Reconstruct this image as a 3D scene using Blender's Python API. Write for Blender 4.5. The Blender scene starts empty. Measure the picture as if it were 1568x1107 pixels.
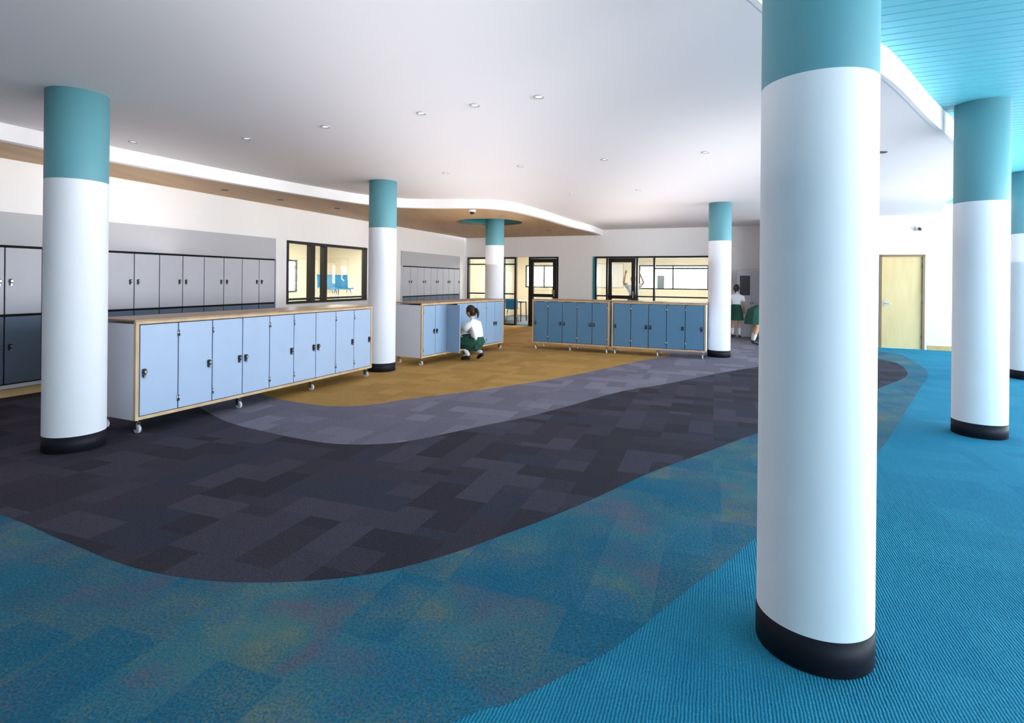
import bpy, bmesh, math, random
from mathutils import Vector, Matrix, Euler
random.seed(7)
scene = bpy.context.scene
PI = math.pi

# ------------------------------------------------------------------ helpers
def lin(c):
    return c/12.92 if c <= 0.04045 else ((c+0.055)/1.055)**2.4
def hexc(h):
    h = h.lstrip('#')
    return tuple(lin(int(h[i:i+2], 16)/255.0) for i in (0, 2, 4)) + (1.0,)

def mat(name, col, rough=0.6, metal=0.0, var=0.06, vscale=6.0, spec=0.4, emit=0.0):
    m = bpy.data.materials.new(name); m.use_nodes = True
    nt = m.node_tree; b = nt.nodes['Principled BSDF']
    c = hexc(col) if isinstance(col, str) else col
    geo = nt.nodes.new('ShaderNodeNewGeometry')
    nz = nt.nodes.new('ShaderNodeTexNoise'); nz.inputs['Scale'].default_value = vscale
    nz.inputs['Detail'].default_value = 3
    nt.links.new(geo.outputs['Position'], nz.inputs['Vector'])
    mx = nt.nodes.new('ShaderNodeMix'); mx.data_type = 'RGBA'
    mx.inputs[6].default_value = tuple(max(0, x*(1-var)) for x in c[:3])+(1,)
    mx.inputs[7].default_value = tuple(min(1, x*(1+var)) for x in c[:3])+(1,)
    nt.links.new(nz.outputs['Fac'], mx.inputs[0])
    nt.links.new(mx.outputs[2], b.inputs['Base Color'])
    b.inputs['Roughness'].default_value = rough
    b.inputs['Metallic'].default_value = metal
    b.inputs['Specular IOR Level'].default_value = spec
    if emit:
        b.inputs['Emission Color'].default_value = c
        b.inputs['Emission Strength'].default_value = emit
    return m

def wood_mat(name, c1, c2, scale=3.0, rough=0.5, rot=0.0):
    m = bpy.data.materials.new(name); m.use_nodes = True
    nt = m.node_tree; b = nt.nodes['Principled BSDF']
    geo = nt.nodes.new('ShaderNodeNewGeometry')
    mp = nt.nodes.new('ShaderNodeMapping'); mp.inputs['Scale'].default_value = (scale*6, scale*0.6, scale)
    mp.inputs['Rotation'].default_value = (0, 0, rot)
    nz = nt.nodes.new('ShaderNodeTexNoise'); nz.inputs['Scale'].default_value = 1.0; nz.inputs['Detail'].default_value = 5
    cr = nt.nodes.new('ShaderNodeValToRGB')
    cr.color_ramp.elements[0].position = 0.3; cr.color_ramp.elements[0].color = hexc(c1)
    cr.color_ramp.elements[1].position = 0.7; cr.color_ramp.elements[1].color = hexc(c2)
    nt.links.new(geo.outputs['Position'], mp.inputs['Vector'])
    nt.links.new(mp.outputs[0], nz.inputs['Vector'])
    nt.links.new(nz.outputs['Fac'], cr.inputs[0])
    nt.links.new(cr.outputs[0], b.inputs['Base Color'])
    b.inputs['Roughness'].default_value = rough
    return m

def carpet(name, cols, plank=(0.5, 0.25), fleck=None, fleck_amt=0.0, contrast=1.0, rot=0.35, rib=0.0):
    """plank carpet: per-plank random colour, basket orientation, fibre noise and bump"""
    m = bpy.data.materials.new(name); m.use_nodes = True
    nt = m.node_tree; N = nt.nodes; L = nt.links
    b = N['Principled BSDF']; b.inputs['Roughness'].default_value = 0.95
    b.inputs['Specular IOR Level'].default_value = 0.15
    geo = N.new('ShaderNodeNewGeometry')
    def brick(r, seedoff):
        mp = N.new('ShaderNodeMapping'); mp.inputs['Rotation'].default_value = (0, 0, r)
        mp.inputs['Location'].default_value = (seedoff, seedoff*0.37, 0)
        L.new(geo.outputs['Position'], mp.inputs['Vector'])
        bt = N.new('ShaderNodeTexBrick')
        bt.inputs['Scale'].default_value = 1.0
        bt.inputs['Brick Width'].default_value = plank[0]
        bt.inputs['Row Height'].default_value = plank[1]
        bt.inputs['Mortar Size'].default_value = 0.0
        bt.offset = 0.5; bt.offset_frequency = 2
        bt.inputs['Color1'].default_value = (0, 0, 0, 1); bt.inputs['Color2'].default_value = (1, 1, 1, 1)
        L.new(mp.outputs[0], bt.inputs['Vector'])
        return bt
    b1 = brick(rot, 0.0); b2 = brick(rot+PI/2, 3.1)
    mpc = N.new('ShaderNodeMapping'); mpc.inputs['Rotation'].default_value = (0, 0, rot)
    L.new(geo.outputs['Position'], mpc.inputs['Vector'])
    ck = N.new('ShaderNodeTexChecker'); ck.inputs['Scale'].default_value = 1.0/ (plank[0]*2)
    L.new(mpc.outputs[0], ck.inputs['Vector'])
    mx = N.new('ShaderNodeMix'); mx.data_type = 'RGBA'
    L.new(ck.outputs['Fac'], mx.inputs[0]); L.new(b1.outputs['Color'], mx.inputs[6]); L.new(b2.outputs['Color'], mx.inputs[7])
    cr = N.new('ShaderNodeValToRGB'); cr.color_ramp.interpolation = 'CONSTANT'
    els = cr.color_ramp.elements
    while len(els) < len(cols): els.new(0.5)
    for i, c in enumerate(cols):
        els[i].position = i/len(cols); els[i].color = hexc(c)
    L.new(mx.outputs[2], cr.inputs[0])
    nz = N.new('ShaderNodeTexNoise'); nz.inputs['Scale'].default_value = 90; nz.inputs['Detail'].default_value = 4
    L.new(geo.outputs['Position'], nz.inputs['Vector'])
    mr = N.new('ShaderNodeMapRange'); mr.inputs[1].default_value = 0.3; mr.inputs[2].default_value = 0.7
    mr.inputs[3].default_value = 1-0.35*contrast; mr.inputs[4].default_value = 1+0.35*contrast
    L.new(nz.outputs['Fac'], mr.inputs[0])
    mul = N.new('ShaderNodeVectorMath'); mul.operation = 'SCALE'
    L.new(cr.outputs[0], mul.inputs[0]); L.new(mr.outputs[0], mul.inputs['Scale'])
    out = mul.outputs[0]
    if fleck:
        n3 = N.new('ShaderNodeTexNoise'); n3.inputs['Scale'].default_value = 75; n3.inputs['Detail'].default_value = 6
        n3.inputs['Roughness'].default_value = 0.85
        L.new(geo.outputs['Position'], n3.inputs['Vector'])
        n4 = N.new('ShaderNodeTexNoise'); n4.inputs['Scale'].default_value = 1.6; n4.inputs['Detail'].default_value = 2
        L.new(geo.outputs['Position'], n4.inputs['Vector'])
        add = N.new('ShaderNodeMath'); add.operation = 'MULTIPLY_ADD'
        L.new(n4.outputs['Fac'], add.inputs[0]); add.inputs[1].default_value = 0.45
        L.new(n3.outputs['Fac'], add.inputs[2])
        a2 = N.new('ShaderNodeMath'); a2.operation = 'MULTIPLY_ADD'
        L.new(mx.outputs[2], a2.inputs[0]); a2.inputs[1].default_value = 0.09
        L.new(add.outputs[0], a2.inputs[2])
        r3 = N.new('ShaderNodeMapRange'); r3.inputs[1].default_value = 0.72; r3.inputs[2].default_value = 0.92
        r3.inputs[3].default_value = 0; r3.inputs[4].default_value = fleck_amt
        L.new(a2.outputs[0], r3.inputs[0])
        fc = N.new('ShaderNodeValToRGB'); fc.color_ramp.interpolation = 'LINEAR'
        e = fc.color_ramp.elements
        while len(e) < len(fleck): e.new(0.5)
        for i, c in enumerate(fleck):
            e[i].position = 0.38+0.24*i/max(1, len(fleck)-1); e[i].color = hexc(c)
        n5 = N.new('ShaderNodeTexNoise'); n5.inputs['Scale'].default_value = 2.2
        L.new(geo.outputs['Position'], n5.inputs['Vector']); L.new(n5.outputs['Fac'], fc.inputs[0])
        m2 = N.new('ShaderNodeMix'); m2.data_type = 'RGBA'
        L.new(r3.outputs[0], m2.inputs[0]); L.new(out, m2.inputs[6]); L.new(fc.outputs[0], m2.inputs[7])
        out = m2.outputs[2]
    L.new(out, b.inputs['Base Color'])
    wv = N.new('ShaderNodeTexWave'); wv.inputs['Scale'].default_value = 26; wv.inputs['Distortion'].default_value = 2.0
    wv.inputs['Detail'].default_value = 1
    mpw = N.new('ShaderNodeMapping'); mpw.inputs['Rotation'].default_value = (0, 0, rot)
    L.new(geo.outputs['Position'], mpw.inputs['Vector']); L.new(mpw.outputs[0], wv.inputs['Vector'])
    sm = N.new('ShaderNodeMath'); sm.operation = 'MULTIPLY_ADD'
    L.new(wv.outputs['Fac'], sm.inputs[0]); sm.inputs[1].default_value = rib; L.new(nz.outputs['Fac'], sm.inputs[2])
    bp = N.new('ShaderNodeBump'); bp.inputs['Strength'].default_value = 0.5; bp.inputs['Distance'].default_value = 0.008
    L.new(sm.outputs[0], bp.inputs['Height']); L.new(bp.outputs['Normal'], b.inputs['Normal'])
    return m

class MB:
    def __init__(self): self.v = []; self.f = []; self.m = []; self.sm = []
    def add(self, vs, fs, mi=0, smooth=False, M=None):
        o = len(self.v)
        for p in vs:
            p = Vector(p)
            if M is not None: p = M @ p
            self.v.append(p)
        for f in fs:
            self.f.append([i+o for i in f]); self.m.append(mi); self.sm.append(smooth)
    def box(self, a, b, mi=0, M=None, bev=0.0):
        x0, y0, z0 = a; x1, y1, z1 = b
        if bev > 0:
            bm = bmesh.new(); bmesh.ops.create_cube(bm, size=1)
            bmesh.ops.scale(bm, vec=(x1-x0, y1-y0, z1-z0), verts=bm.verts)
            bmesh.ops.translate(bm, vec=((x0+x1)/2, (y0+y1)/2, (z0+z1)/2), verts=bm.verts)
            bmesh.ops.bevel(bm, geom=bm.edges[:], offset=bev, segments=2, affect='EDGES', profile=0.5)
            bm.verts.index_update()
            self.add([v.co.copy() for v in bm.verts], [[v.index for v in f.verts] for f in bm.faces], mi, False, M)
            bm.free(); return
        vs = [(x0,y0,z0),(x1,y0,z0),(x1,y1,z0),(x0,y1,z0),(x0,y0,z1),(x1,y0,z1),(x1,y1,z1),(x0,y1,z1)]
        fs = [(0,3,2,1),(4,5,6,7),(0,1,5,4),(1,2,6,5),(2,3,7,6),(3,0,4,7)]
        self.add(vs, fs, mi, False, M)
    def lathe(self, prof, seg=48, M=None, mis=None, cap=True, smooth=True):
        for k in range(len(prof)-1):
            (r0, z0), (r1, z1) = prof[k], prof[k+1]
            vs = []; fs = []
            for i in range(seg):
                a = 2*PI*i/seg
                vs.append((r0*math.cos(a), r0*math.sin(a), z0)); vs.append((r1*math.cos(a), r1*math.sin(a), z1))
            for i in range(seg):
                j = (i+1) % seg
                fs.append((2*i, 2*j, 2*j+1, 2*i+1))
            self.add(vs, fs, (mis[k] if mis else 0), smooth, M)
        if cap:
            for (r, z), k, fl in ((prof[0], 0, True), (prof[-1], len(prof)-2, False)):
                if r > 1e-6:
                    vs = [(r*math.cos(2*PI*i/seg), r*math.sin(2*PI*i/seg), z) for i in range(seg)]
                    f = list(range(seg))
                    if fl: f.reverse()
                    self.add(vs, [f], (mis[k] if mis else 0), False, M)
    def cyl(self, p0, p1, r, mi=0, seg=14, M=None, r1=None):
        p0 = Vector(p0); p1 = Vector(p1); d = p1-p0
        q = d.to_track_quat('Z', 'Y').to_matrix().to_4x4()
        T = Matrix.Translation(p0) @ q
        if M is not None: T = M @ T
        self.lathe([(r, 0), (r if r1 is None else r1, d.length)], seg, T, [mi], True, True)
    def sphere(self, c, r, mi=0, seg=16, M=None):
        prof = [(max(1e-5, math.sin(PI*i/10)), -math.cos(PI*i/10)) for i in range(11)]
        r = (r, r, r) if not hasattr(r, '__len__') else r
        T = Matrix.Translation(Vector(c)) @ Matrix.Diagonal((r[0], r[1], r[2], 1))
        if M is not None: T = M @ T
        self.lathe(prof, seg, T, [mi]*10, False, True)
    def obj(self, name, mats, parent=None, loc=None, rot=None):
        me = bpy.data.meshes.new(name); me.from_pydata([tuple(p) for p in self.v], [], self.f)
        for m in mats: me.materials.append(m)
        for p, mi, s in zip(me.polygons, self.m, self.sm):
            p.material_index = mi; p.use_smooth = s
        me.update(); me.validate()
        bm = bmesh.new(); bm.from_mesh(me)
        bmesh.ops.remove_doubles(bm, verts=bm.verts, dist=1e-5)
        bm.to_mesh(me); bm.free()
        o = bpy.data.objects.new(name, me); scene.collection.objects.link(o)
        if parent: o.parent = parent
        if loc: o.location = loc
        if rot is not None: o.rotation_euler = (0, 0, rot) if not hasattr(rot, '__len__') else rot
        return o

def empty(name, loc=(0, 0, 0), rot=0.0):
    e = bpy.data.objects.new(name, None); e.empty_display_size = 0.2
    scene.collection.objects.link(e); e.location = loc
    e.rotation_euler = (0, 0, rot) if not hasattr(rot, '__len__') else rot
    return e

def catmull(pts, n=8):
    out = []
    P = [Vector(p) for p in pts]
    P = [P[0]*2-P[1]] + P + [P[-1]*2-P[-2]]
    for i in range(1, len(P)-2):
        p0, p1, p2, p3 = P[i-1:i+3]
        for k in range(n):
            t = k/n
            out.append(0.5*((2*p1)+(-p0+p2)*t+(2*p0-5*p1+4*p2-p3)*t*t+(-p0+3*p1-3*p2+p3)*t**3))
    out.append(P[-2]); return [(p.x, p.y) for p in out]

# ------------------------------------------------------------------ materials
M_white = mat('paint_white', '#f0eded', 0.75, var=0.015)
M_ceil = mat('ceiling_paint', '#f0eaeb', 0.85, var=0.012, vscale=1.5)
M_colw = mat('column_white', '#e6e8ee', 0.45, var=0.01)
M_teal = mat('column_teal', '#5f97a2', 0.5, var=0.03)
M_black = mat('column_skirting_black', '#14121c', 0.6, var=0.1, spec=.25)
M_frame = mat('frame_black', '#1d1817', 0.4, var=0.1)
M_dark = mat('gap_dark', '#0b0b10', 0.9)
M_wallg = mat('wall_panel_grey', '#b8b7bc', 0.7, var=0.02)
M_tealceil = mat('teal_batten', '#66c2d4', 0.45, var=0.06, vscale=3)
M_woodceil = wood_mat('soffit_ply', '#a98459', '#c09a6a', 0.6)
M_woodtop = wood_mat('bench_top_wood', '#8a6a4c', '#a98660', 2.0, 0.35)
M_ply = wood_mat('ply_edge', '#b89a76', '#cdb18c', 4.0, 0.5)
M_doorw = wood_mat('door_timber', '#dcbd86', '#e6cb96', 1.2, 0.45)
M_base = wood_mat('baseboard_timber', '#b99a62', '#cdb07a', 2.0, 0.5)
M_blueL = mat('locker_doors_light_blue', '#a3b5cf', 0.4, var=0.04)  # door tone of the nearest bench, palest of three
M_blueM = mat('locker_doors_mid_blue', '#8ba5c0', 0.4, var=0.04)  # door tone of the second bench, a little deeper
M_blueB = mat('locker_doors_steel_blue', '#567d9b', 0.4, var=0.05)  # door tone of the two rear benches, darkest of three
M_lockg = mat('wall_locker_lilac', '#bab9c2', 0.45, var=0.03)
M_lockd = mat('wall_locker_slate', '#5b6b80', 0.45, var=0.05)
M_chrome = mat('chrome', '#c8c8cc', 0.2, metal=1.0, var=0.02)
M_latch = mat('latch_black', '#101014', 0.35)
M_castw = mat('caster_grey', '#c9c9cc', 0.4)
M_casew = mat('locker_case_white', '#d4d6e0', 0.5, var=0.02)
M_beige = mat('classroom_beige', '#ece1c6', 0.8, var=0.03)
M_classfloor = mat('classroom_carpet', '#5c6670', 0.95, var=0.2, vscale=20)
M_chairblue = mat('chair_plastic_blue', '#2f93c4', 0.35)
M_tablet = mat('table_top_laminate', '#cfc6b4', 0.4)
M_orange = mat('orange_plastic', '#d9822b', 0.4)
M_tealpaint = mat('teal_paint', '#1c8793', 0.5)
M_paper = mat('poster_paper', '#e8e6df', 0.8, var=0.1, vscale=30)
M_lamp = mat('downlight_lens', '#ffffff', 0.3, emit=0.9)
M_vent = mat('vent_dark', '#3a3a3e', 0.5)

def glass_mat():
    m = bpy.data.materials.new('window_glass'); m.use_nodes = True
    nt = m.node_tree; nt.nodes.clear()
    o = nt.nodes.new('ShaderNodeOutputMaterial'); t = nt.nodes.new('ShaderNodeBsdfTransparent')
    g = nt.nodes.new('ShaderNodeBsdfGlossy'); g.inputs['Roughness'].default_value = 0.02
    x = nt.nodes.new('ShaderNodeMixShader'); x.inputs[0].default_value = 0.06
    t.inputs[0].default_value = (0.93, 0.96, 0.96, 1)
    nt.links.new(t.outputs[0], x.inputs[1]); nt.links.new(g.outputs[0], x.inputs[2]); nt.links.new(x.outputs[0], o.inputs[0])
    return m
M_glass = glass_mat()

C_blue = carpet('carpet_blue', ['#25819f', '#2985a2', '#237e9d'], contrast=0.5, rot=0.35, rib=0.8)
C_mot = carpet('carpet_blue_fleck', ['#1f647f', '#276a83', '#2e657c', '#1e6984', '#24607c'], fleck=['#7f6a6b', '#5d7f78', '#858663', '#77767c'], fleck_amt=0.8, plank=(.6, .3), contrast=0.9)
C_dark = carpet('carpet_charcoal', ['#3d3842', '#413c48', '#38343d', '#46414e', '#3a3a48', '#4a4552', '#3f3a46', '#36323c'], contrast=0.7, plank=(.46, .23))
C_grey = carpet('carpet_lavender_grey', ['#74707f', '#7a7685', '#6e6b79', '#817d8d', '#716e7c'], contrast=0.5)
C_org = carpet('carpet_ochre', ['#b38b4e', '#b88f52', '#ab8448', '#bb9356', '#af884c'], contrast=0.6)

# ------------------------------------------------------------------ room layout (metres)
CEIL = 2.98; WOODZ = 2.82; TEALZ = 3.20
def rect(x0, y0, x1, y1): return [(x0, y0), (x1, y0), (x1, y1), (x0, y1)]
dark_front = [(-12, 4.5), (-6.9, 4.3), (-4.6, 4.0), (-3.09, 3.36), (-2.43, 3.03), (-1.89, 2.77), (-1.50, 2.66), (-1.21, 2.636), (-.935, 2.658), (-.70, 2.715), (-.524, 2.793), (-.278, 2.952), (-.073, 3.121), (.196, 3.348), (.512, 3.642), (.778, 3.914), (1.09, 4.229), (1.655, 4.711), (2.324, 5.292), (3.6, 6.35), (5.07, 7.66), (6.1, 8.6), (6.65, 9.35), (7.05, 10.2), (7.03, 10.8)]
mot_edge = [(-12, 0.0), (-4, 0.4), (-2.0, .85), (-1.0, 1.25), (-.186, 1.813), (-.0, 1.90), (.222, 2.051), (.448, 2.22), (.828, 2.60), (1.058, 2.81), (1.384, 3.136), (2.2, 3.95), (3.19, 4.81), (4.22, 5.995), (5.46, 7.45), (6.9, 9.2), (7.97, 11.3)]
grey_edge = [(-3.6, 6.3), (-2.867, 5.577), (-2.351, 5.236), (-1.744, 4.918), (-1.373, 4.833), (-.989, 4.904), (-.62, 5.187), (-.271, 5.502), (.123, 5.83), (.662, 6.397), (1.432, 7.256), (2.192, 7.842), (3.279, 8.78), (4.21, 9.5), (5.2, 10.3), (6.0, 11.0)]
org_edge = [(-3.9, 8.0), (-3.2, 7.0), (-2.675, 6.553), (-2.082, 6.276), (-1.653, 6.328), (-1.27, 6.656), (-.682, 7.068), (-.192, 7.435), (.649, 8.17), (1.463, 9.052), (2.33, 10.06), (3.07, 10.8), (3.1, 11.4), (2.7, 13)]
fl = MB()
def poly(pts, z, mi): fl.add([(x, y, z) for x, y in pts], [list(range(len(pts)))], mi)
poly(rect(-14, -5, 14, 26), 0.0, 0)
poly(catmull(mot_edge)+[(7.9, 12.8), (3, 16), (-12, 16)], 0.001, 1)
poly(catmull(dark_front)+[(6.5, 12), (6.4, 15), (-1.6, 18.4), (-12, 15)], 0.002, 2)
poly(catmull(grey_edge)+[(6.4, 15), (-1.6, 18.4), (-4.5, 12)], 0.003, 3)
poly(catmull(org_edge)+[(2.4, 16.6), (-1.6, 18.4), (-4.6, 11)], 0.004, 4)
fl.add([(-14, -5, -.1), (14, -5, -.1), (14, 26, -.1), (-14, 26, -.1)], [[3, 2, 1, 0]], 0)
fl.obj('floor', [C_blue, C_mot, C_dark, C_grey, C_org])

# ---- ceilings
vis = [(-4.92, 5.335), (-4.53, 6.28), (-3.95, 7.5), (-3.51, 8.3), (-3.06, 9.05), (-2.57, 9.72), (-2.08, 10.08), (-1.49, 10.15), (-.875, 10.08), (-.40, 10.14), (.07, 10.54), (.63, 11.6), (1.33, 13.2)]
wood_edge = [(-6.4, -7), (-6.2, -2), (-6.1, 1), (-5.8, 3), (-5.45, 4.5)]+[(x*1.046, y*1.046) for x, y in vis]+[(2.2, 15.4), (2.8, 16.9)]
teal_edge = [(-1.6, -7), (-1.2, -2), (-.7, 0), (0.0, 1.3), (.6, 2.2), (1.26, 3.0), (1.95, 3.6), (2.74, 4.14), (3.97, 5.3), (5.2, 6.4), (6.5, 7.5), (7.3, 9.0), (8.4, 10.9), (9.4, 12.2)]
we = catmull(wood_edge, 10); te = catmull(teal_edge, 10)
c = MB()
def slab(mb, pts, z0, z1, mi=0):
    n = len(pts)
    mb.add([(x, y, z0) for x, y in pts], [list(range(n))[::-1]], mi)
    mb.add([(x, y, z1) for x, y in pts], [list(range(n))], mi)
    vs = []; fs = []
    for x, y in pts: vs += [(x, y, z0), (x, y, z1)]
    for i in range(n):
        j = (i+1) % n; fs.append((2*i, 2*j, 2*j+1, 2*i+1))
    mb.add(vs, fs, mi)
slab(c, we+[(7.2, 15.2), (6.6, 13.6)]+te[::-1], CEIL, CEIL+.35)
c.obj('ceiling', [M_ceil])
f = MB()
vs = []; fs = []
for i, (x, y) in enumerate(we):
    a = Vector(we[max(0, i-1)]); b = Vector(we[min(len(we)-1, i+1)]); t = (b-a).normalized(); n = Vector((-t.y, t.x))
    p = Vector((x, y)); q = p+n*0.11
    vs += [(p.x, p.y, WOODZ-.012), (p.x, p.y, CEIL+.01), (q.x, q.y, CEIL+.01), (q.x, q.y, WOODZ-.012)]
for i in range(len(we)-1):
    o = 4*i
    for k in range(4): fs.append((o+k, o+(k+1) % 4, o+4+(k+1) % 4, o+4+k))
f.add(vs, fs, 0)
f.obj('trim_1', [M_white])
C3 = (-.41, 12.9); RH = 0.78; HC = (-.55, 13.25)
cu = bpy.data.curves.new('soffit', 'CURVE'); cu.dimensions = '2D'; cu.fill_mode = 'BOTH'; cu.extrude = 0.03
def spl(pts):
    s = cu.splines.new('POLY'); s.points.add(len(pts)-1)
    for i, (x, y) in enumerate(pts): s.points[i].co = (x, y, 0, 1)
    s.use_cyclic_u = True
inner = []
for i, (x, y) in enumerate(we):
    a = Vector(we[max(0, i-1)]); b = Vector(we[min(len(we)-1, i+1)]); t = (b-a).normalized()
    inner.append((x-t.y*.06, y+t.x*.06))
spl(inner+[(-1.5, 18.55), (-11.2, -7)])
spl([(HC[0]+RH*math.cos(2*PI*i/48), HC[1]+RH*math.sin(2*PI*i/48)) for i in range(48)])
tmp = bpy.data.objects.new('tmp', cu); scene.collection.objects.link(tmp)
bpy.context.view_layer.update()
me = bpy.data.meshes.new_from_object(tmp.evaluated_get(bpy.context.evaluated_depsgraph_get()))
bpy.data.objects.remove(tmp)
me.materials.clear(); me.materials.append(M_woodceil)
so = bpy.data.objects.new('ceiling_soffit', me); scene.collection.objects.link(so); so.location = (0, 0, WOODZ+.03)
r = MB(); T = Matrix.Translation((HC[0], HC[1], 0))
r.lathe([(RH, WOODZ-.004), (RH, CEIL-.03), (0.02, CEIL-.03)], 48, T, [0, 0], False)
r.obj('ceiling_recess_ring', [M_tealpaint])
u = MB(); slab(u, [(-11.3, -7.2), (-6.4, -7.2)]+we+[(-1.3, 18.7)], CEIL+.01, CEIL+.3); u.obj('ceiling_upper', [M_ceil])
tb = MB()
slab(tb, te+[(14.2, 10.3), (14.2, -7)], TEALZ+.015, TEALZ+.3)
a = math.atan2(-.42, 1)
TP = te+[(14.2, 10.3), (14.2, -7)]
ca, sa = math.cos(a), math.sin(a)
k = -12.0
while k < 17:
    y = k; xs = []
    for i in range(len(TP)):
        x1, y1 = TP[i]; x2, y2 = TP[(i+1) % len(TP)]
        X1, Y1 = x1*ca+y1*sa, -x1*sa+y1*ca; X2, Y2 = x2*ca+y2*sa, -x2*sa+y2*ca
        if (Y1 > y) != (Y2 > y): xs.append(X1+(X2-X1)*(y-Y1)/(Y2-Y1))
    xs.sort()
    for i in range(0, len(xs)-1, 2):
        R = Matrix.Rotation(a, 4, 'Z')
        tb.box((xs[i]+.02, k-.050, TEALZ), (xs[i+1]-.02, k+.050, TEALZ+.014), 0, R)
    k += .115
tb.obj('ceiling_teal', [M_tealceil])
ed = MB(); vs = []; fs = []
for i, (x, y) in enumerate(te):
    vs += [(x, y, CEIL-.002), (x, y, TEALZ+.03), (x+.03, y-.02, TEALZ+.03), (x+.03, y-.02, CEIL-.002)]
for i in range(len(te)-1):
    o = 4*i
    for k in range(4): fs.append((o+k, o+(k+1) % 4, o+4+(k+1) % 4, o+4+k))
ed.add(vs, fs, 0); ed.obj('trim_2', [M_white])

# ---- walls in local frames (x along wall, y outward, z up)
def wall(name, org, ang, length, openings, h=CEIL+.25, th=.16, mats=None, x0=0.0):
    mb = MB(); xs = x0
    for (a, b, z0, z1) in sorted(openings):
        mb.box((xs, 0, -.05), (a, th, h))
        if z0 > 0: mb.box((a, 0, -.05), (b, th, z0))
        mb.box((a, 0, z1), (b, th, h)); xs = b
    mb.box((xs, 0, -.05), (length, th, h))
    return mb.obj(name, mats or [M_white], loc=(org[0], org[1], 0), rot=ang)
LO = (-9.515, -3.0); LA = math.atan2(1, .37)
BO = (-1.574, 18.46); BA = math.atan2(-.42, 1)
RO = (6.3, 13.4); RA = BA
def place(org, ang, s, t, z=0):
    return Vector((org[0]+s*math.cos(ang)-t*math.sin(ang), org[1]+s*math.sin(ang)+t*math.cos(ang), z))
wall('wall_left', LO, LA, 22.88, [(14.74, 17.38, .93, 2.18)], x0=-2.1)
wall('wall_back', BO, BA, 9.19, [(.10, 3.265, 0, 2.18), (4.36, 7.78, 0, 2.18)], x0=-.1)
wall('wall_right', RO, RA, 7.6, [(2.18, 3.03, 0, 2.10)])
rt = MB()
p1 = place(BO, BA, 9.19, .1); d = Vector((RO[0], RO[1], 0))-p1
rt.box((0, 0, -.05), (d.length+.02, .14, CEIL+.25)); rt.obj('wall_return', [M_white], loc=(p1.x, p1.y, 0), rot=math.atan2(d.y, d.x))
mb = MB(); mb.box((-11, -5.0, -.05), (5.5, -4.85, CEIL+.3)); mb.obj('wall_behind_added', [M_white])  # unseen wall behind camera, added to cut daylight from that side
FX = 11.2
mb = MB()
for i in range(8): mb.box((FX, -4.9+i*2.1, 0), (FX+.1, -4.8+i*2.1, TEALZ+.2))
mb.box((FX, -4.9, 0), (FX+.1, 10.3, .1)); mb.box((FX, -4.9, 3.08), (FX+.1, 10.3, TEALZ+.3))
mb.obj('window_5', [M_frame])

bb = MB(); bb.box((0, -.015, 0), (2.12, 0.0, .10)); bb.box((3.09, -.015, 0), (7.5, 0.0, .10)); bb.obj('baseboard_right', [M_base], loc=(RO[0], RO[1], 0), rot=RA)
bb = MB(); bb.box((3.4, -.015, 0), (4.3, -.001, .10)); bb.box((7.82, -.015, 0), (8.3, -.001, .10)); bb.obj('baseboard_back', [M_base], loc=(BO[0], BO[1], 0), rot=BA)
bb = MB(); bb.box((0, -.02, 0), (22.8, -.001, .11)); bb.obj('baseboard_left', [M_base], loc=(LO[0], LO[1], 0), rot=LA)

# ---- doors & windows
def framing(name, org, ang, a, b, z0, z1, posts, rails, fw=.055, glass=True, doorp=None, pw=None):
    E = empty(name, (org[0], org[1], 0), ang)
    mb = MB()
    mb.box((a, -.015, z1-fw), (b, .10, z1))
    mb.box((a, -.015, z0), (b, .10, z0+fw*.9))
    for s in [a]+posts+[b-fw]: mb.box((s, -.012, z0), (s+(pw or {}).get(s, fw), .098, z1))
    for (ra, rb, rz) in rails: mb.box((ra, -.008, rz-.02), (rb, .09, rz+.02))
    if doorp:
        for (da, db) in doorp:
            w = .11
            mb.box((da, -.03, .02), (da+w, .03, z1-.06)); mb.box((db-w, -.03, .02), (db, .03, z1-.06))
            mb.box((da, -.03, z1-.18), (db, .03, z1-.06)); mb.box((da, -.03, .02), (db, .03, .30)); mb.box((da, -.03, .92), (db, .03, 1.02))
            mb.box((db-.07, -.07, .95), (db-.04, -.03, 1.15), 1)
    mb.obj(name+'_frame', [M_frame, M_chrome], parent=E)
    if glass:
        gl = MB(); gl.box((a+.02, .045, z0+.02), (b-.02, .050, z1-.02)); gl.obj(name+'_glass', [M_glass], parent=E)
    return E
framing('window_1', LO, LA, 14.74, 17.38, .93, 2.18, [15.42, 15.83], [(14.74, 17.38, 1.02)], pw={15.42: .13, 15.83: .10})
framing('window_2', BO, BA, .10, 1.85, 0, 2.18, [.757, 1.38], [(.1, 1.85, 1.0), (.1, 1.85, 1.95)])
framing('door_1', BO, BA, 2.28, 3.265, 0, 2.18, [], [], doorp=[(2.34, 3.2)])
framing('window_3', BO, BA, 4.42, 7.78, 0, 2.18, [4.76, 5.65, 6.14], [(6.14, 7.75, 1.82), (4.4, 7.75, 1.0)], doorp=[(4.83, 5.63)])
mb = MB(); mb.box((4.362, -.02, 0), (4.418, .155, 2.178)); mb.obj('trim_3', [M_tealpaint], loc=(BO[0], BO[1], 0), rot=BA)
E = empty('door_2', (RO[0], RO[1], 0), RA)
mb = MB(); mb.box((2.225, .03, .01), (2.985, .07, 2.055))
mb.obj('door_leaf', [M_doorw], parent=E)
mb = MB(); mb.box((2.18, -.02, 0), (2.225, .16, 2.10)); mb.box((2.985, -.02, 0), (3.03, .16, 2.10)); mb.box((2.18, -.02, 2.055), (3.03, .16, 2.10)); mb.obj('door_frame', [mat('door_frame_brown', '#8a6f50', .5)], parent=E)
mb = MB()
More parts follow.
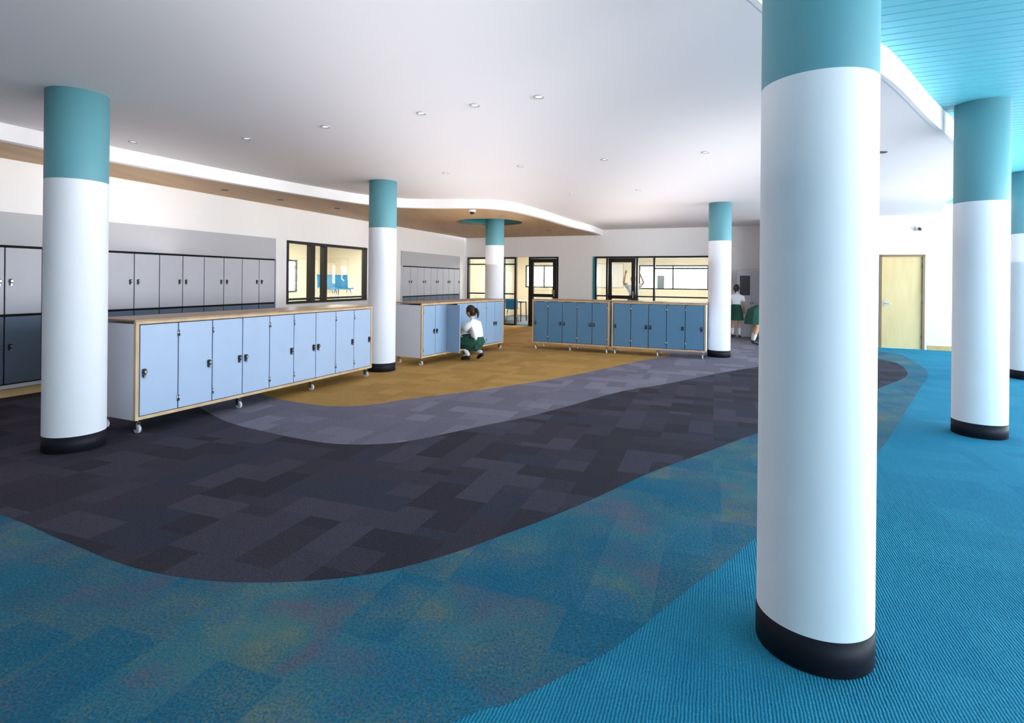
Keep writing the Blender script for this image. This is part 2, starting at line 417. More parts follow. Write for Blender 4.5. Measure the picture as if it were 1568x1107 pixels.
for z in (.25, 1.0, 1.8): mb.cyl((2.98, .025, z), (2.98, .025, z+.1), .009)
mb.cyl((2.30, .03, 1.0), (2.30, -.035, 1.0), .011); mb.cyl((2.30, -.035, 1.0), (2.41, -.035, 1.0), .009); mb.box((2.27, .024, .93), (2.33, .031, 1.08))
mb.obj('door_hardware', [M_chrome], parent=E)
mb = MB(); mb.box((2.03, -.012, 1.0), (2.11, -.001, 1.12), 0, bev=.003); mb.box((2.055, -.017, 1.04), (2.085, -.012, 1.08), 0); mb.obj('light_switch', [M_white], loc=(RO[0], RO[1], 0), rot=RA)

# ---- classrooms beyond glazing
def classroom(tag, org, ang, a, b, depth, win):
    mb = MB(); th = .12
    y0 = .17; y1 = y0+depth
    xs = a
    for (wa, wb, z0, z1) in win:
        mb.box((xs, y1, 0), (wa, y1+th, 2.9)); mb.box((wa, y1, 0), (wb, y1+th, z0)); mb.box((wa, y1, z1), (wb, y1+th, 2.9)); xs = wb
    mb.box((xs, y1, 0), (b, y1+th, 2.9))
    mb.box((a-th, y0, 0), (a, y1+th, 2.9)); mb.box((b, y0, 0), (b+th, y1+th, 2.9))
    mb.obj('wall_classroom_'+tag, [M_beige], loc=(org[0], org[1], 0), rot=ang)
    mb = MB(); mb.box((a-th, y0, 2.75), (b+th, y1+th, 2.9)); mb.obj('ceiling_classroom_'+tag, [M_ceil], loc=(org[0], org[1], 0), rot=ang)
    mb = MB(); mb.box((a, y0, .003), (b, y1, .012)); mb.obj('floor_classroom_'+tag, [M_classfloor], loc=(org[0], org[1], 0), rot=ang)
    mb = MB()
    for (wa, wb, z0, z1) in win:
        n = max(2, int((wb-wa)/1.1))
        for i in range(n+1):
            s = wa+(wb-wa-.05)*i/n; mb.box((s, y1+.02, z0), (s+.05, y1+.08, z1))
        mb.box((wa, y1+.02, z0), (wb, y1+.08, z0+.05)); mb.box((wa, y1+.02, z1-.05), (wb, y1+.08, z1))
    mb.obj('window_classroom_'+tag, [M_frame], loc=(org[0], org[1], 0), rot=ang)
    for i in range(2):
        s = a+(b-a)*(0.27+.46*i)
        ld = bpy.data.lights.new('classroom_light', 'AREA'); ld.shape = 'RECTANGLE'; ld.size = 1.2; ld.size_y = 1.2; ld.energy = 170; ld.color = (1, .90, .75)
        lo = bpy.data.objects.new('classroom_ceiling_light', ld); scene.collection.objects.link(lo); lo.location = place(org, ang, s, y0+depth*.45, 2.72)
classroom('left', LO, LA, 12.2, 21.5, 4.2, [(16.0, 20.0, 1.0, 2.0)])
classroom('back', BO, BA, -.2, 9.1, 4.6, [(.3, 1.9, 1.15, 2.05), (4.9, 8.6, 1.15, 2.05)])

def chair(name, org, rot, z=0.0):
    E = empty(name, (org[0], org[1], z), rot)
    mb = MB()
    n = 10; W = .21
    prof = [(.20, .43), (.19, .45), (.05, .44), (-.10, .435), (-.18, .46), (-.205, .55), (-.225, .68), (-.24, .80)]
    vs = []; fs = []
    for (y, zz) in prof:
        for i in range(n+1):
            t = -1+2*i/n
            vs.append((t*W, y+(.03*t*t if zz > .5 else 0), zz+.02*t*t*(1 if zz < .5 else 0)))
    for j in range(len(prof)-1):
        for i in range(n):
            o = j*(n+1)+i; fs.append((o, o+1, o+n+2, o+n+1))
    mb.add(vs, fs, 0, True)
    s = mb.obj('seat_shell', [M_chairblue], parent=E)
    md = s.modifiers.new('t', 'SOLIDIFY'); md.thickness = .012
    lg = MB()
    for sx in (-1, 1):
        lg.cyl((sx*.15, .12, .43), (sx*.21, .20, 0), .011); lg.cyl((sx*.15, -.10, .43), (sx*.21, -.20, 0), .011)
        lg.cyl((sx*.15, .12, .425), (sx*.15, -.10, .425), .01)
    lg.obj('legs', [M_chrome], parent=E)
def table(name, org, rot, w=1.4, d=.7, h=.72, top=M_tablet):
    E = empty(name, (org[0], org[1], .012), rot)
    mb = MB(); mb.box((-w/2, -d/2, h-.03), (w/2, d/2, h), 0, bev=.006); mb.obj('table_top', [top], parent=E)
    lg = MB()
    for sx in (-1, 1):
        for sy in (-1, 1): lg.cyl((sx*(w/2-.08), sy*(d/2-.08), h-.03), (sx*(w/2-.06), sy*(d/2-.06), 0), .018)
        lg.cyl((sx*(w/2-.08), -(d/2-.08), h-.06), (sx*(w/2-.08), (d/2-.08), h-.06), .014)
    lg.cyl((-(w/2-.08), 0, h-.06), ((w/2-.08), 0, h-.06), .014)
    lg.obj('table_frame', [M_latch], parent=E)
tp = place(LO, LA, 17.75, 1.1); table('classroom_table', tp, LA, 1.5, .7)
for ds in (-.34, .22):
    q = place(LO, LA, 17.7+ds, 1.1); chair('classroom_chair', q, LA+2.6, .733)
for s, t in ((.9, 1.6), (3.0, 2.2), (6.9, 1.7)):
    q = place(BO, BA, s, t); table('classroom_table', q, BA, 1.3, .65)
for s, t, r in ((1.3, 1.0, .3), (3.5, 1.3, 2.9), (2.0, 2.2, 1.6)):
    q = place(BO, BA, s, t); chair('classroom_chair', q, BA+r, .012)
def flat(name, org, ang, s0, s1, z0, z1, y, m):
    mb = MB(); mb.box((s0, y-.012, z0), (s1, y, z1)); mb.box((s0-.02, y-.008, z0-.02), (s1+.02, y-.001, z1+.02), 1); mb.obj(name, [m, M_base], loc=(org[0], org[1], 0), rot=ang)
flat('poster', BO, BA, 2.2, 2.7, 1.3, 2.0, 4.76, M_tealpaint)
flat('poster', BO, BA, 3.1, 4.3, 1.2, 2.1, 4.76, M_paper)
flat('poster', LO, LA, 14.2, 14.8, 1.3, 1.9, 4.36, M_paper)
mb = MB(); mb.box((6.25, .056, 1.25), (6.45, .060, 1.62)); mb.obj('window_notice', [M_paper], loc=(BO[0], BO[1], 0), rot=BA)
E = empty('storage_shelf', tuple(place(BO, BA, 2.4, 3.9, .012)), BA)
mb = MB()
for z in (.05, .45, .85): mb.box((-.6, -.18, z), (.6, .18, z+.02))
mb.box((-.62, -.18, 0), (-.6, .18, 1.1)); mb.box((.6, -.18, 0), (.62, .18, 1.1)); mb.obj('shelf_frame', [M_ply], parent=E)
mb = MB()
for z in (.07, .47, .87):
    for i in range(4): mb.box((-.56+i*.29, -.15, z), (-.56+i*.29+.25, .13, z+.2), random.choice([0, 1, 2]), bev=.01)
mb.obj('storage_tubs', [M_orange, M_tablet, M_chairblue], parent=E)

# ------------------------------------------------------------------ columns
def column(x, y, top, r=.215, tz=2.24):
    mb = MB()
    mb.lathe([(r+.002, 0.004), (r+.002, .135), (r, .135), (r, tz), (r, top+.01)], 96, None, [2, 2, 0, 1], True)
    return mb.obj('column', [M_colw, M_teal, M_black], loc=(x, y, 0))
column(-3.69, 4.70, CEIL, .22)
column(-2.05, 8.77, CEIL)
column(C3[0], C3[1], CEIL-.03)
column(4.03, 10.78, CEIL, .21)
column(1.225, 2.235, TEALZ, .209)
column(4.54, 5.38, TEALZ)
column(8.0, 8.6, TEALZ)

# ------------------------------------------------------------------ lockers
def latch(mb, x, z, y=-.018, s=1.0):
    mb.box((x-.016*s, y-.008, z-.035*s), (x+.016*s, y, z+.03*s), 0, bev=.003)
    mb.cyl((x, y-.008, z+.008), (x, y-.02, z+.008), .019*s, 0, 16)
    mb.cyl((x, y-.02, z+.008), (x, y-.03, z+.008), .011*s, 1, 12)
    mb.box((x-.006*s, y-.02, z-.045*s), (x+.006*s, y-.004, z-.02*s), 1)

def locker_unit(name, A, B, n, sides, dmat, depth=.58, casters=4, open_idx=None, z0=.13, z1=1.035):
    A = Vector(A); B = Vector(B); d = B-A; Lg = d.length; ang = math.atan2(d.y, d.x)
    E = empty(name, (A.x, A.y, .0045), ang)
    c = MB(); t = .03
    c.box((0, .014, z0), (.022, depth, z1-.028)); c.box((Lg-.022, .014, z0), (Lg, depth, z1-.028))
    c.box((.022, depth-.02, z0), (Lg-.022, depth, z1-.028)); c.box((.022, .014, z0), (Lg-.022, depth-.02, z0+.025))
    c.obj('carcass', [M_casew], parent=E)
    p = MB()
    p.box((0, -.016, z0), (t, .014, z1-.03), 0); p.box((Lg-t, -.016, z0), (Lg, .014, z1-.03), 0)
    p.box((t, -.016, z0), (Lg-t, .014, z0+t), 0); p.box((0, -.018, z1-.03), (Lg, .014, z1-.004), 0)
    p.obj('timber_edging', [M_ply], parent=E)
    tp = MB(); tp.box((-.006, -.014, z1-.004), (Lg+.006, depth+.01, z1+.012), 0, bev=.003); tp.obj('bench_top', [M_woodtop], parent=E)
    w = (Lg-2*t-.01)/n; x0 = t+.005; zb = z0+t+.006; zt = z1-.038
    bk = MB()
    for i in range(n+1): bk.box((x0+i*w-.009, .012, z0+.02), (x0+i*w+.009, depth-.03, zt))
    for i in range(n):
        if i != open_idx: bk.box((x0+i*w+.009, .012, z0+.02), (x0+(i+1)*w-.009, .016, zt))
    bk.obj('partitions', [M_dark], parent=E)
    db = MB(); lb = MB()
    for i in range(n):
        xa = x0+i*w+.005; xb = x0+(i+1)*w-.005
        s = sides[i % len(sides)]
        if i == open_idx:
            hx = xa if s == 'R' else xb
            R = Matrix.Translation((hx, -.02, 0)) @ Matrix.Rotation(-1.75 if s == 'R' else 1.75, 4, 'Z') @ Matrix.Translation((-hx, .0, 0))
            db.box((xa, -.018, zb), (xb, 0, zt), 0, R, bev=.004)
            continue
        db.box((xa, -.018, zb), (xb, .004, zt), 0, bev=.004)
        lx = xb-.035 if s == 'R' else xa+.035
        hx = xa+.004 if s == 'R' else xb-.004
        latch(lb, lx, .56, -.018, 1.15)
        for hz in (zb+.1, zt-.1): lb.cyl((hx, -.022, hz-.03), (hx, -.022, hz+.03), .006, 1, 8)
    db.obj('doors', [dmat], parent=E); lb.obj('latches', [M_latch, M_chrome], parent=E)
    cs = MB()
    for i in range(casters):
        x = .06+(Lg-.12)*i/(casters-1)
        for y in (.05, depth-.07):
            cs.box((x-.03, y-.03, z0-.006), (x+.03, y+.03, z0), 1)
            cs.cyl((x, y, z0-.03), (x, y, z0-.006), .012, 1, 10)
            cs.box((x-.02, y-.022, .035), (x-.014, y+.022, z0-.028), 1); cs.box((x+.014, y-.022, .035), (x+.020, y+.022, z0-.028), 1); cs.box((x-.02, y-.022, z0-.034), (x+.02, y+.022, z0-.028), 1)
            cs.cyl((x-.012, y-.008, .0385), (x+.012, y-.008, .0385), .038, 0, 20)
    cs.obj('casters', [M_castw, M_chrome], parent=E)
    return E
locker_unit('mobile_locker_bench', (-3.42, 5.04), (-2.07, 8.19), 9, 'LRRLRRLRR', M_blueL, casters=4)
locker_unit('mobile_locker_bench', (-1.50, 9.2), (-.18, 11.65), 8, 'RLRLRLRL', M_blueM, open_idx=2, casters=3)
locker_unit('mobile_locker_bench', (.44, 11.70), (1.94, 11.02), 5, 'LRLRL', M_blueB, casters=3)
locker_unit('mobile_locker_bench', (1.985, 11.0), (3.62, 10.33), 5, 'LRLRR', M_blueB, casters=3)

def wall_lockers(name, s0, n, pitch=.385):
    E = empty(name, (LO[0], LO[1], 0), LA)
    L_ = n*pitch
    c = MB(); c.box((s0-.02, -.03, .11), (s0+L_+.02, -.001, 1.80)); c.obj('recess_back', [M_dark], parent=E)
    up = MB(); lo = MB(); lt = MB()
    for i in range(n):
        xa = s0+i*pitch+.007; xb = s0+(i+1)*pitch-.007
        up.box((xa, -.05, .985), (xb, -.028, 1.770), 0, bev=.004)
        lo.box((xa, -.05, .165), (xb, -.028, .955), 0, bev=.004)
        lx = xb-.05 if i % 2 == 0 else xa+.05
        latch(lt, lx, 1.37, -.05, 1.1); latch(lt, lx, .60, -.05, 1.1)
    up.obj('upper_doors', [M_lockg], parent=E); lo.obj('lower_doors', [M_lockd], parent=E); lt.obj('latches', [M_latch, M_chrome], parent=E)
    fr = MB(); fr.box((s0-.035, -.056, .11), (s0-.02, -.001, 1.80)); fr.box((s0+L_+.01, -.056, .11), (s0+L_+.03, -.001, 1.80)); fr.box((s0-.035, -.056, .11), (s0+L_+.03, -.03, .15))
    fr.obj('edge_trim', [M_casew], parent=E)
    pn = MB(); pn.box((s0-.035, -.04, 1.80), (s0+L_+.03, -.001, 2.19)); pn.obj('pinboard_panel', [M_wallg], parent=E)
wall_lockers('wall_locker_bank', 14.39-22*.385, 22)
wall_lockers('wall_locker_bank', 18.93, 9)

E = empty('tall_cabinet', tuple(place(BO, BA, 8.72, -.47, 0.0035)), BA)
mb = MB(); mb.box((-.32, 0, 0), (.40, .44, 1.76), 0, bev=.008); mb.obj('cabinet_body', [M_wallg], parent=E)
mb = MB(); mb.box((-.28, -.012, .06), (.03, 0, 1.70), 0, bev=.004); mb.box((.045, -.012, .06), (.36, 0, 1.70), 0, bev=.004); mb.obj('cabinet_doors', [M_lockg], parent=E)
mb = MB(); mb.box((-.25, -.018, 1.1), (.0, -.011, 1.62), 0); mb.cyl((0.01, -.012, .9), (.01, -.035, .9), .015, 0); mb.cyl((0.07, -.012, .9), (.07, -.035, .9), .015, 0); mb.obj('cabinet_fittings', [M_vent], parent=E)

# ------------------------------------------------------------------ ceiling fittings
for (x, y) in [(-4.33, 6.32), (-2.94, 6.12), (-1.90, 5.61), (-.85, 5.12), (-.34, 4.87), (.21, 4.63), (-.97, 8.0), (.10, 7.45), (1.15, 6.99), (2.27, 6.55), (1.04, 9.82), (2.11, 9.33)]:
    mb = MB(); mb.lathe([(.028, -.001), (.033, -.006), (.046, -.008), (.05, 0)], 24, None, [0, 0, 0], False)
    mb.lathe([(.001, -.0015), (.030, -.0015)], 24, None, [1], False)
    mb.obj('recessed_downlight', [M_wallg, M_lamp], loc=(x, y, CEIL))
for (x, y) in [(-4.54, 8.75), (-4.1, 9.79), (-3.45, 10.9), (.98, 15.3)]:
    mb = MB(); mb.lathe([(.001, -.004), (.05, -.006), (.06, 0)], 24, None, [0, 0], False)
    mb.obj('recessed_downlight', [M_vent], loc=(x, y, WOODZ))
mb = MB(); mb.lathe([(.07, 0), (.07, -.03), (.055, -.04)], 24, None, [0, 0], False); mb.sphere((0, 0, -.04), (.05, .05, .05), 1)
mb.obj('security_camera_dome', [M_white, M_latch], loc=(-.8, 10.95, WOODZ))
mb = MB(); mb.box((-.08, -.03, -.012), (.08, .03, 0), 0, bev=.003); mb.box((-.07, -.005, -.015), (.07, .005, -.011), 0); mb.obj('ceiling_vent', [M_vent], loc=(4.25, 6.45, CEIL))
mb = MB(); mb.box((2.85, -.09, 2.62), (2.95, -.001, 2.72), 0, bev=.01); mb.cyl((2.9, -.09, 2.67), (2.9, -.14, 2.64), .03, 1); mb.obj('wall_sensor', [M_white, M_vent], loc=(RO[0], RO[1], 0), rot=RA)

# ------------------------------------------------------------------ people
def skinned(verts, edges, radii, sub=1):
    me = bpy.data.meshes.new('sk'); me.from_pydata([tuple(v) for v in verts], edges, []); me.update()
    ob = bpy.data.objects.new('sk', me); scene.collection.objects.link(ob)
    ob.modifiers.new('skin', 'SKIN').use_smooth_shade = True
    d = me.skin_vertices[0].data
    for i, r in enumerate(radii):
        d[i].radius = (r, r) if not hasattr(r, '__len__') else r
        d[i].use_root = (i == 0)
    s = ob.modifiers.new('sub', 'SUBSURF'); s.levels = sub; s.render_levels = sub
    bpy.context.view_layer.update()
    ev = ob.evaluated_get(bpy.context.evaluated_depsgraph_get()); m2 = ev.to_mesh()
    vs = [v.co.copy() for v in m2.vertices]; fs = [list(p.vertices) for p in m2.polygons]
    ev.to_mesh_clear(); bpy.data.objects.remove(ob); bpy.data.meshes.remove(me)
    return vs, fs
PM = [mat('skin', '#c9997c', 0.55, var=0.05), mat('school_shirt_white', '#e4e6ea', 0.8, var=0.03), mat('school_skirt_green', '#1d4a3c', 0.85, var=0.1), mat('school_shoe_black', '#15161c', 0.35), mat('sock_white', '#dcdce0', 0.9), mat('hair_dark_brown', '#2a1a14', 0.5, var=0.3, vscale=60), mat('eye_white', '#eeeeee', 0.3), mat('lips', '#a05a52', 0.5), M_latch]
def tube(mb, rings, mi, seg=24, pleat=0.0, M=None):
    vs = []; fs = []
    for (c, ax, rx, ry) in rings:
        ax = Vector(ax).normalized(); X = Vector((1, 0, 0)); Y = ax.cross(X).normalized(); X = Y.cross(ax).normalized()
        for i in range(seg):
            t = 2*PI*i/seg; g = 1+pleat*math.sin(t*9)
            vs.append(Vector(c)+X*rx*g*math.cos(t)+Y*ry*g*math.sin(t))
    for j in range(len(rings)-1):
        for i in range(seg): fs.append((j*seg+i, j*seg+(i+1) % seg, (j+1)*seg+(i+1) % seg, (j+1)*seg+i))
    mb.add(vs, fs, mi, True, M)
def seg_dist(p, a, b):
    ab = b-a; t = max(0, min(1, (p-a).dot(ab)/max(1e-9, ab.length_squared))); return (p-(a+ab*t)).length
def person(name, loc, yaw, J, head_pitch=0.0, head_yaw=0.0, grip=.6, skirt=None, ponytail=True, k=1.0):
    V = {n: Vector(p) for n, p in J.items()}
    R = {'pelvis': (.13, .10), 'waist': (.115, .085), 'chest': (.14, .095), 'neck': .045, 'headc': .045}
    for s in 'LR':
        V['us'+s] = V['sh'+s].lerp(V['el'+s], .5); V['mt'+s] = V['hp'+s].lerp(V['kn'+s], .5); V['cf'+s] = V['kn'+s].lerp(V['an'+s], .35)
        V['fa'+s] = V['el'+s].lerp(V['wr'+s], .3)
        V['pa'+s] = V['wr'+s]+(V['wr'+s]-V['el'+s]).normalized()*.055
        for n, r in dict(sh=.058, us=.047, el=.036, fa=.036, wr=.023, pa=.028, hp=.088, mt=.076, kn=.052, cf=.05, an=.032).items(): R[n+s] = r
    order = ['pelvis', 'waist', 'chest', 'neck', 'headc']
    for s in 'LR': order += [n+s for n in ('sh', 'us', 'el', 'fa', 'wr', 'pa', 'hp', 'mt', 'kn', 'cf', 'an')]
    idx = {n: i for i, n in enumerate(order)}
    E = [('pelvis', 'waist', 1), ('waist', 'chest', 1), ('chest', 'neck', 1), ('neck', 'headc', 0)]
    for s in 'LR':
        E += [('chest', 'sh'+s, 1), ('sh'+s, 'us'+s, 1), ('us'+s, 'el'+s, 0), ('el'+s, 'fa'+s, 0), ('fa'+s, 'wr'+s, 0), ('wr'+s, 'pa'+s, 0),
              ('pelvis', 'hp'+s, 2), ('hp'+s, 'mt'+s, 2), ('mt'+s, 'kn'+s, 0), ('kn'+s, 'cf'+s, 0), ('cf'+s, 'an'+s, 4)]
    vs, fs = skinned([V[n] for n in order], [(idx[a], idx[b]) for a, b, _ in E], [R[n] for n in order], 2)
    mb = MB(); rr = lambda n: (R[n] if not hasattr(R[n], '__len__') else R[n][1])
    segs = [(V[a], V[b], m, (rr(a)+rr(b))/2) for a, b, m in E]
    mb.v += vs
    for f_ in fs:
        cpt = sum((vs[i] for i in f_), Vector())/len(f_)
        best = min(segs, key=lambda q: seg_dist(cpt, q[0], q[1])-q[3])
        mb.f.append(f_); mb.m.append(best[2]); mb.sm.append(True)
    for s, sx in (('L', -1), ('R', 1)):
        fdir = (V['pa'+s]-V['wr'+s]).normalized(); side = fdir.cross(Vector((0, 0, 1)))
        if side.length < .2: side = Vector((1, 0, 0))
        side.normalize(); palmn = fdir.cross(side).normalized()
        if palmn.z > 0: palmn = -palmn
        base = V['pa'+s]-fdir*.01
        for i, (off, ln) in enumerate(((-.026, .060), (-.009, .072), (.009, .068), (.026, .052))):
            a = base+side*off*.7; p = base+side*off+fdir*.028; pts = [a, p]; ang = 0
            for kk in range(3):
                ang += grip*.55; p = p+(fdir*math.cos(ang)+palmn*math.sin(ang))*ln*(.42, .32, .26)[kk]; pts.append(p)
            v2, f2 = skinned(pts, [(j, j+1) for j in range(4)], [.009, .009, .008, .0075, .006], 1); mb.add(v2, f2, 0, True)
        sd = -side*sx if side.x > 0 else side*sx
        a = base-fdir*.02; th = [a, a+sd*.026+fdir*.015, a+sd*.042+fdir*.036, a+sd*.044+fdir*.058+palmn*.012]
        v2, f2 = skinned(th, [(0, 1), (1, 2), (2, 3)], [.011, .011, .009, .008], 1); mb.add(v2, f2, 0, True)
        a, t = V['an'+s], V['to'+s]; d = (t-a)
        heel = a+Vector((0, -.01, -.03))-Vector((d.x, d.y, 0)).normalized()*.02
        v2, f2 = skinned([heel, a.lerp(t, .55)+Vector((0, 0, -.005)), t, t+d.normalized()*.035], [(0, 1), (1, 2), (2, 3)], [.034, .036, .033, .02], 2); mb.add(v2, f2, 3, True)
        A = V['sh'+s]; B = V['el'+s]; dd = B-A
        tube(mb, [(A-dd*.12, dd, .040, .040), (A, dd, .064, .064), (A.lerp(B, .35), dd, .060, .060), (A.lerp(B, .62), dd, .062, .062), (A.lerp(B, .62), dd, .052, .052)], 1)
    n_ = V['headc']-V['neck']; tube(mb, [(V['neck']-n_*.40, n_, .078, .066), (V['neck']-n_*.10, n_, .054, .050), (V['neck']+n_*.05, n_, .053, .050), (V['neck']-n_*.15, n_, .070, .062)], 1)
    H = Matrix.Translation(V['headc']) @ Euler((head_pitch, 0, head_yaw)).to_matrix().to_4x4()
    def hp(x, y, z, g=1.0):
        X = x*.076*g; Y = y*.096*g; Z = z*.115*g
        if z < 0: X *= 1+.32*z; Y *= 1+.16*z
        if y > .3 and g == 1.0:
            Y += .020*math.exp(-((x/.15)**2+((z+.14)/.18)**2))
            Y -= .006*math.exp(-(((abs(x)-.35)/.16)**2+((z-.06)/.12)**2))
            Y += .008*math.exp(-((x/.25)**2+((z+.85)/.2)**2))
        return (X, Y, Z)
    def sph(nu, nv, g, keep, mi):
        vs = []; fs = []
        for j in range(nv+1):
            ph = PI*j/nv
            for i in range(nu):
                t = 2*PI*i/nu; vs.append((math.sin(ph)*math.cos(t), math.sin(ph)*math.sin(t), math.cos(ph)))
        for j in range(nv):
            for i in range(nu):
                q = [j*nu+i, j*nu+(i+1) % nu, (j+1)*nu+(i+1) % nu, (j+1)*nu+i]
                cc = sum((Vector(vs[t]) for t in q), Vector())/4
                if keep(cc): fs.append(q[::-1])
        mb.add([hp(*v, g) for v in vs], fs, mi, True, H)
    sph(48, 36, 1.0, lambda c: True, 0)
    sph(64, 48, 1.09, lambda c: c.z > .72 or (c.y < .62-.55*max(0, .6-c.z) and c.z > -.62 and not (c.y > -.12 and c.z < .0)), 5)
    for sx in (-1, 1):
        mb.sphere((sx*.027, .081, .004), (.012, .008, .007), 6, 12, H); mb.sphere((sx*.027, .0875, .004), (.005, .003, .005), 8, 10, H)
        mb.sphere((sx*.075, .0, -.010), (.009, .016, .025), 0, 12, H)
        mb.sphere((sx*.027, .088, .024), (.014, .004, .003), 5, 10, H)
    mb.sphere((0, .088, -.058), (.018, .006, .005), 7, 12, H)
    if ponytail:
        pts = [H @ Vector(p) for p in ((0, -.08, .05), (0, -.12, .035), (0, -.14, -.04), (0, -.125, -.13))]
        v2, f2 = skinned(pts, [(0, 1), (1, 2), (2, 3)], [.02, .028, .03, .010], 2); mb.add(v2, f2, 5, True)
    if skirt: tube(mb, skirt, 2, 45, .035)
    if k != 1.0: mb.v = [v*k for v in mb.v]
    return mb.obj(name, PM, loc=loc, rot=yaw)
crouch = dict(pelvis=(0, -.08, .29), waist=(0, -.06, .42), chest=(0, .0, .59), neck=(0, .04, .735), headc=(0, .075, .865),
    shL=(-.145, .01, .655), elL=(-.19, .17, .50), wrL=(-.12, .33, .57), shR=(.145, .01, .655), elR=(.19, .16, .48), wrR=(.10, .32, .52),
    hpL=(-.08, -.06, .27), knL=(-.12, .27, .42), anL=(-.11, .04, .09), toL=(-.12, .17, .04),
    hpR=(.08, -.06, .27), knR=(.12, .27, .22), anR=(.11, -.10, .14), toR=(.12, -.01, .045))
csk = [((0, -.06, .44), (0, .1, -1), .115, .095), ((0, -.06, .36), (0, .3, -1), .16, .14), ((0, .0, .31), (0, 1, -.3), .19, .15), ((0, .12, .32), (0, 1, 0), .205, .15), ((0, .22, .325), (0, 1, .1), .205, .14)]
stand = dict(pelvis=(0, 0, .80), waist=(0, .0, .93), chest=(0, .0, 1.08), neck=(0, -.005, 1.235), headc=(0, .015, 1.375),
    shL=(-.15, 0, 1.15), elL=(-.20, -.02, .93), wrL=(-.17, .12, .80), shR=(.15, 0, 1.15), elR=(.20, -.02, .93), wrR=(.2, .10, .75),
    hpL=(-.08, 0, .77), knL=(-.09, .02, .42), anL=(-.09, -.02, .09), toL=(-.10, .10, .035),
    hpR=(.08, 0, .77), knR=(.09, .02, .42), anR=(.09, -.02, .09), toR=(.10, .10, .035))
D = (0, 0, -1)
sk = [((0, 0, .94), D, .118, .09), ((0, 0, .80), D, .16, .13), ((0, 0, .62), D, .19, .165), ((0, 0, .50), D, .205, .18)]
bend = dict(pelvis=(0, -.12, .74), waist=(0, -.0, .82), chest=(0, .17, .84), neck=(0, .32, .80), headc=(0, .44, .74),
    shL=(-.14, .22, .82), elL=(-.17, .32, .58), wrL=(-.12, .42, .38), shR=(.14, .22, .82), elR=(.17, .32, .58), wrR=(.12, .42, .38),
    hpL=(-.08, -.12, .71), knL=(-.09, .0, .40), anL=(-.09, -.07, .09), toL=(-.10, .05, .035),
    hpR=(.08, -.12, .71), knR=(.09, -.10, .38), anR=(.09, -.20, .10), toR=(.10, -.08, .035))
bsk = [((0, .02, .83), (0, -1, -.6), .118, .10), ((0, -.10, .76), (0, -.6, -1), .165, .14), ((0, -.13, .62), D, .19, .17), ((0, -.12, .48), D, .205, .19)]
fa = math.atan2(.47, -.88)-PI/2
person('crouching_schoolgirl', (-.66, 9.90, .005), fa, crouch, head_pitch=-.18, skirt=csk)
mb = MB()
mb.lathe([(.01, -.15), (.075, -.145), (.105, -.10), (.112, -.02), (.10, .07), (.06, .12), (.035, .135), (.05, .165), (.055, .17)], 24, Matrix.Diagonal((1, .6, 1, 1)), [0]*8, True)
for sx in (-1, 1): mb.cyl((sx*.03, 0, .135), (sx*.07, -.03, -.10), .005, 1)
mb.obj('drawstring_bag', [PM[4], M_wallg], loc=(-1.03, 10.10, .50), rot=fa)
person('standing_schoolgirl', (5.80, 14.35, .004), -.5, stand, skirt=sk, k=.93)
person('bending_schoolgirl', (5.72, 12.9, .004), -1.25, bend, head_pitch=-1.0, skirt=bsk)
wave = dict(stand); wave.update(elR=(.30, .04, 1.28), wrR=(.26, .06, 1.52), elL=(-.30, .04, 1.28), wrL=(-.2, .06, 1.50))
q = place(BO, BA, 5.35, 1.2, .012)
person('waving_teacher', tuple(q), PI+.1, wave, skirt=sk, k=1.08, grip=.2)

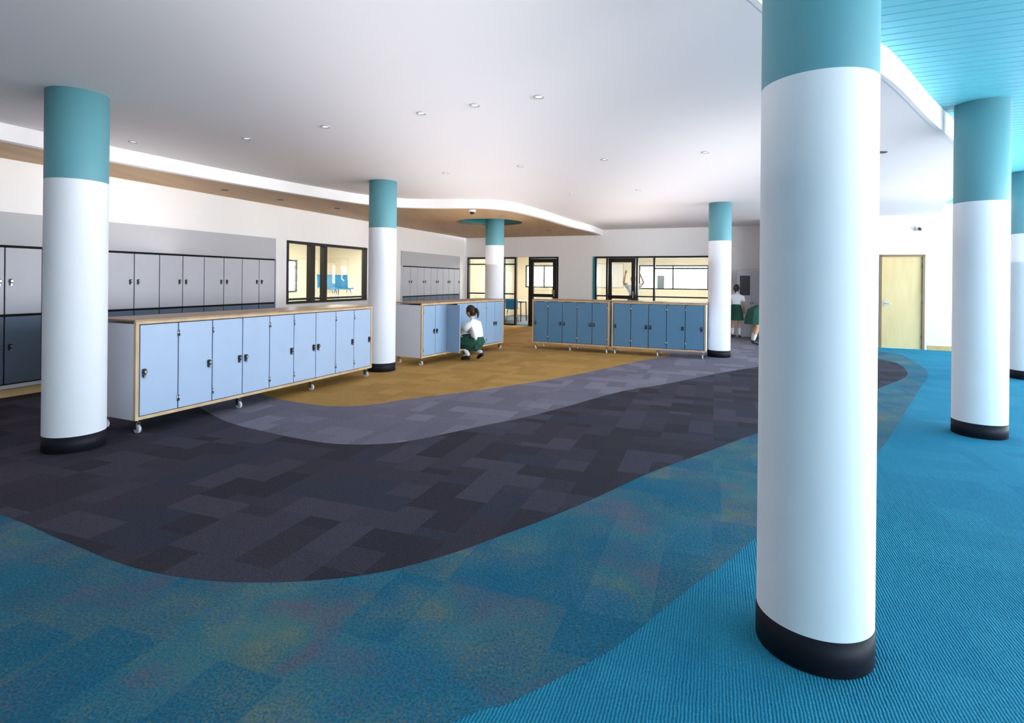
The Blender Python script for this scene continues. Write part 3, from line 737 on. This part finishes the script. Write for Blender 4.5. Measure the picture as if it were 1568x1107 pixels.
# ------------------------------------------------------------------ light
w = bpy.data.worlds.new('sky'); scene.world = w; w.use_nodes = True
nt = w.node_tree; bg = nt.nodes['Background']
tc = nt.nodes.new('ShaderNodeTexCoord'); sx = nt.nodes.new('ShaderNodeSeparateXYZ'); cr = nt.nodes.new('ShaderNodeValToRGB')
mr = nt.nodes.new('ShaderNodeMapRange'); mr.inputs[1].default_value = -1; mr.inputs[2].default_value = 1
nt.links.new(tc.outputs['Generated'], sx.inputs[0]); nt.links.new(sx.outputs['Z'], mr.inputs[0]); nt.links.new(mr.outputs[0], cr.inputs[0]); nt.links.new(cr.outputs[0], bg.inputs['Color'])
e = cr.color_ramp.elements
e[0].position = 0.0; e[0].color = (1.0, .95, .90, 1)
e[1].position = 1.0; e[1].color = (.40, .50, .62, 1)
x = e.new(.47); x.color = (.98, .97, .95, 1)
x = e.new(.53); x.color = (.62, .69, .77, 1)
bg.inputs['Strength'].default_value = 21.0

def fill_uplight(name, x0, x1, y0, y1, z, watts, col=(1, .975, .97)):  # added unseen fill panels that brighten the ceiling, not fittings of the room
    ld = bpy.data.lights.new(name, 'AREA'); ld.shape = 'RECTANGLE'; ld.size = x1-x0; ld.size_y = y1-y0; ld.energy = watts; ld.color = col
    o = bpy.data.objects.new(name, ld); scene.collection.objects.link(o)
    o.location = ((x0+x1)/2, (y0+y1)/2, z); o.rotation_euler = (PI, 0, 0)
fill_uplight('ceiling_fill', -1.5, .4, 0, 13, 1.8, 80)
fill_uplight('ceiling_fill', 1.7, 3.6, 5.0, 14.5, 1.8, 62)
fill_uplight('ceiling_fill', -5.2, -4.4, 5.8, 8.5, 1.8, 9)
fill_uplight('ceiling_fill', 5.5, 10.8, -2, 10.0, 1.8, 170)

scene.view_settings.view_transform = 'Standard'
scene.view_settings.look = 'None'
scene.view_settings.exposure = 0.0

# ------------------------------------------------------------------ camera
cd = bpy.data.cameras.new('cam'); cam = bpy.data.objects.new('camera', cd); scene.collection.objects.link(cam)
cd.sensor_width = 36; cd.lens = 36*850/1568
cd.shift_y = -(553.5-428.5)/1568
R = Matrix.Rotation(PI/2, 4, 'X') @ Matrix.Rotation(0.010, 4, 'Z')
cam.matrix_world = Matrix.Translation((0, 0, 1.45)) @ R
cd.clip_start = .05; cd.clip_end = 300
scene.camera = cam
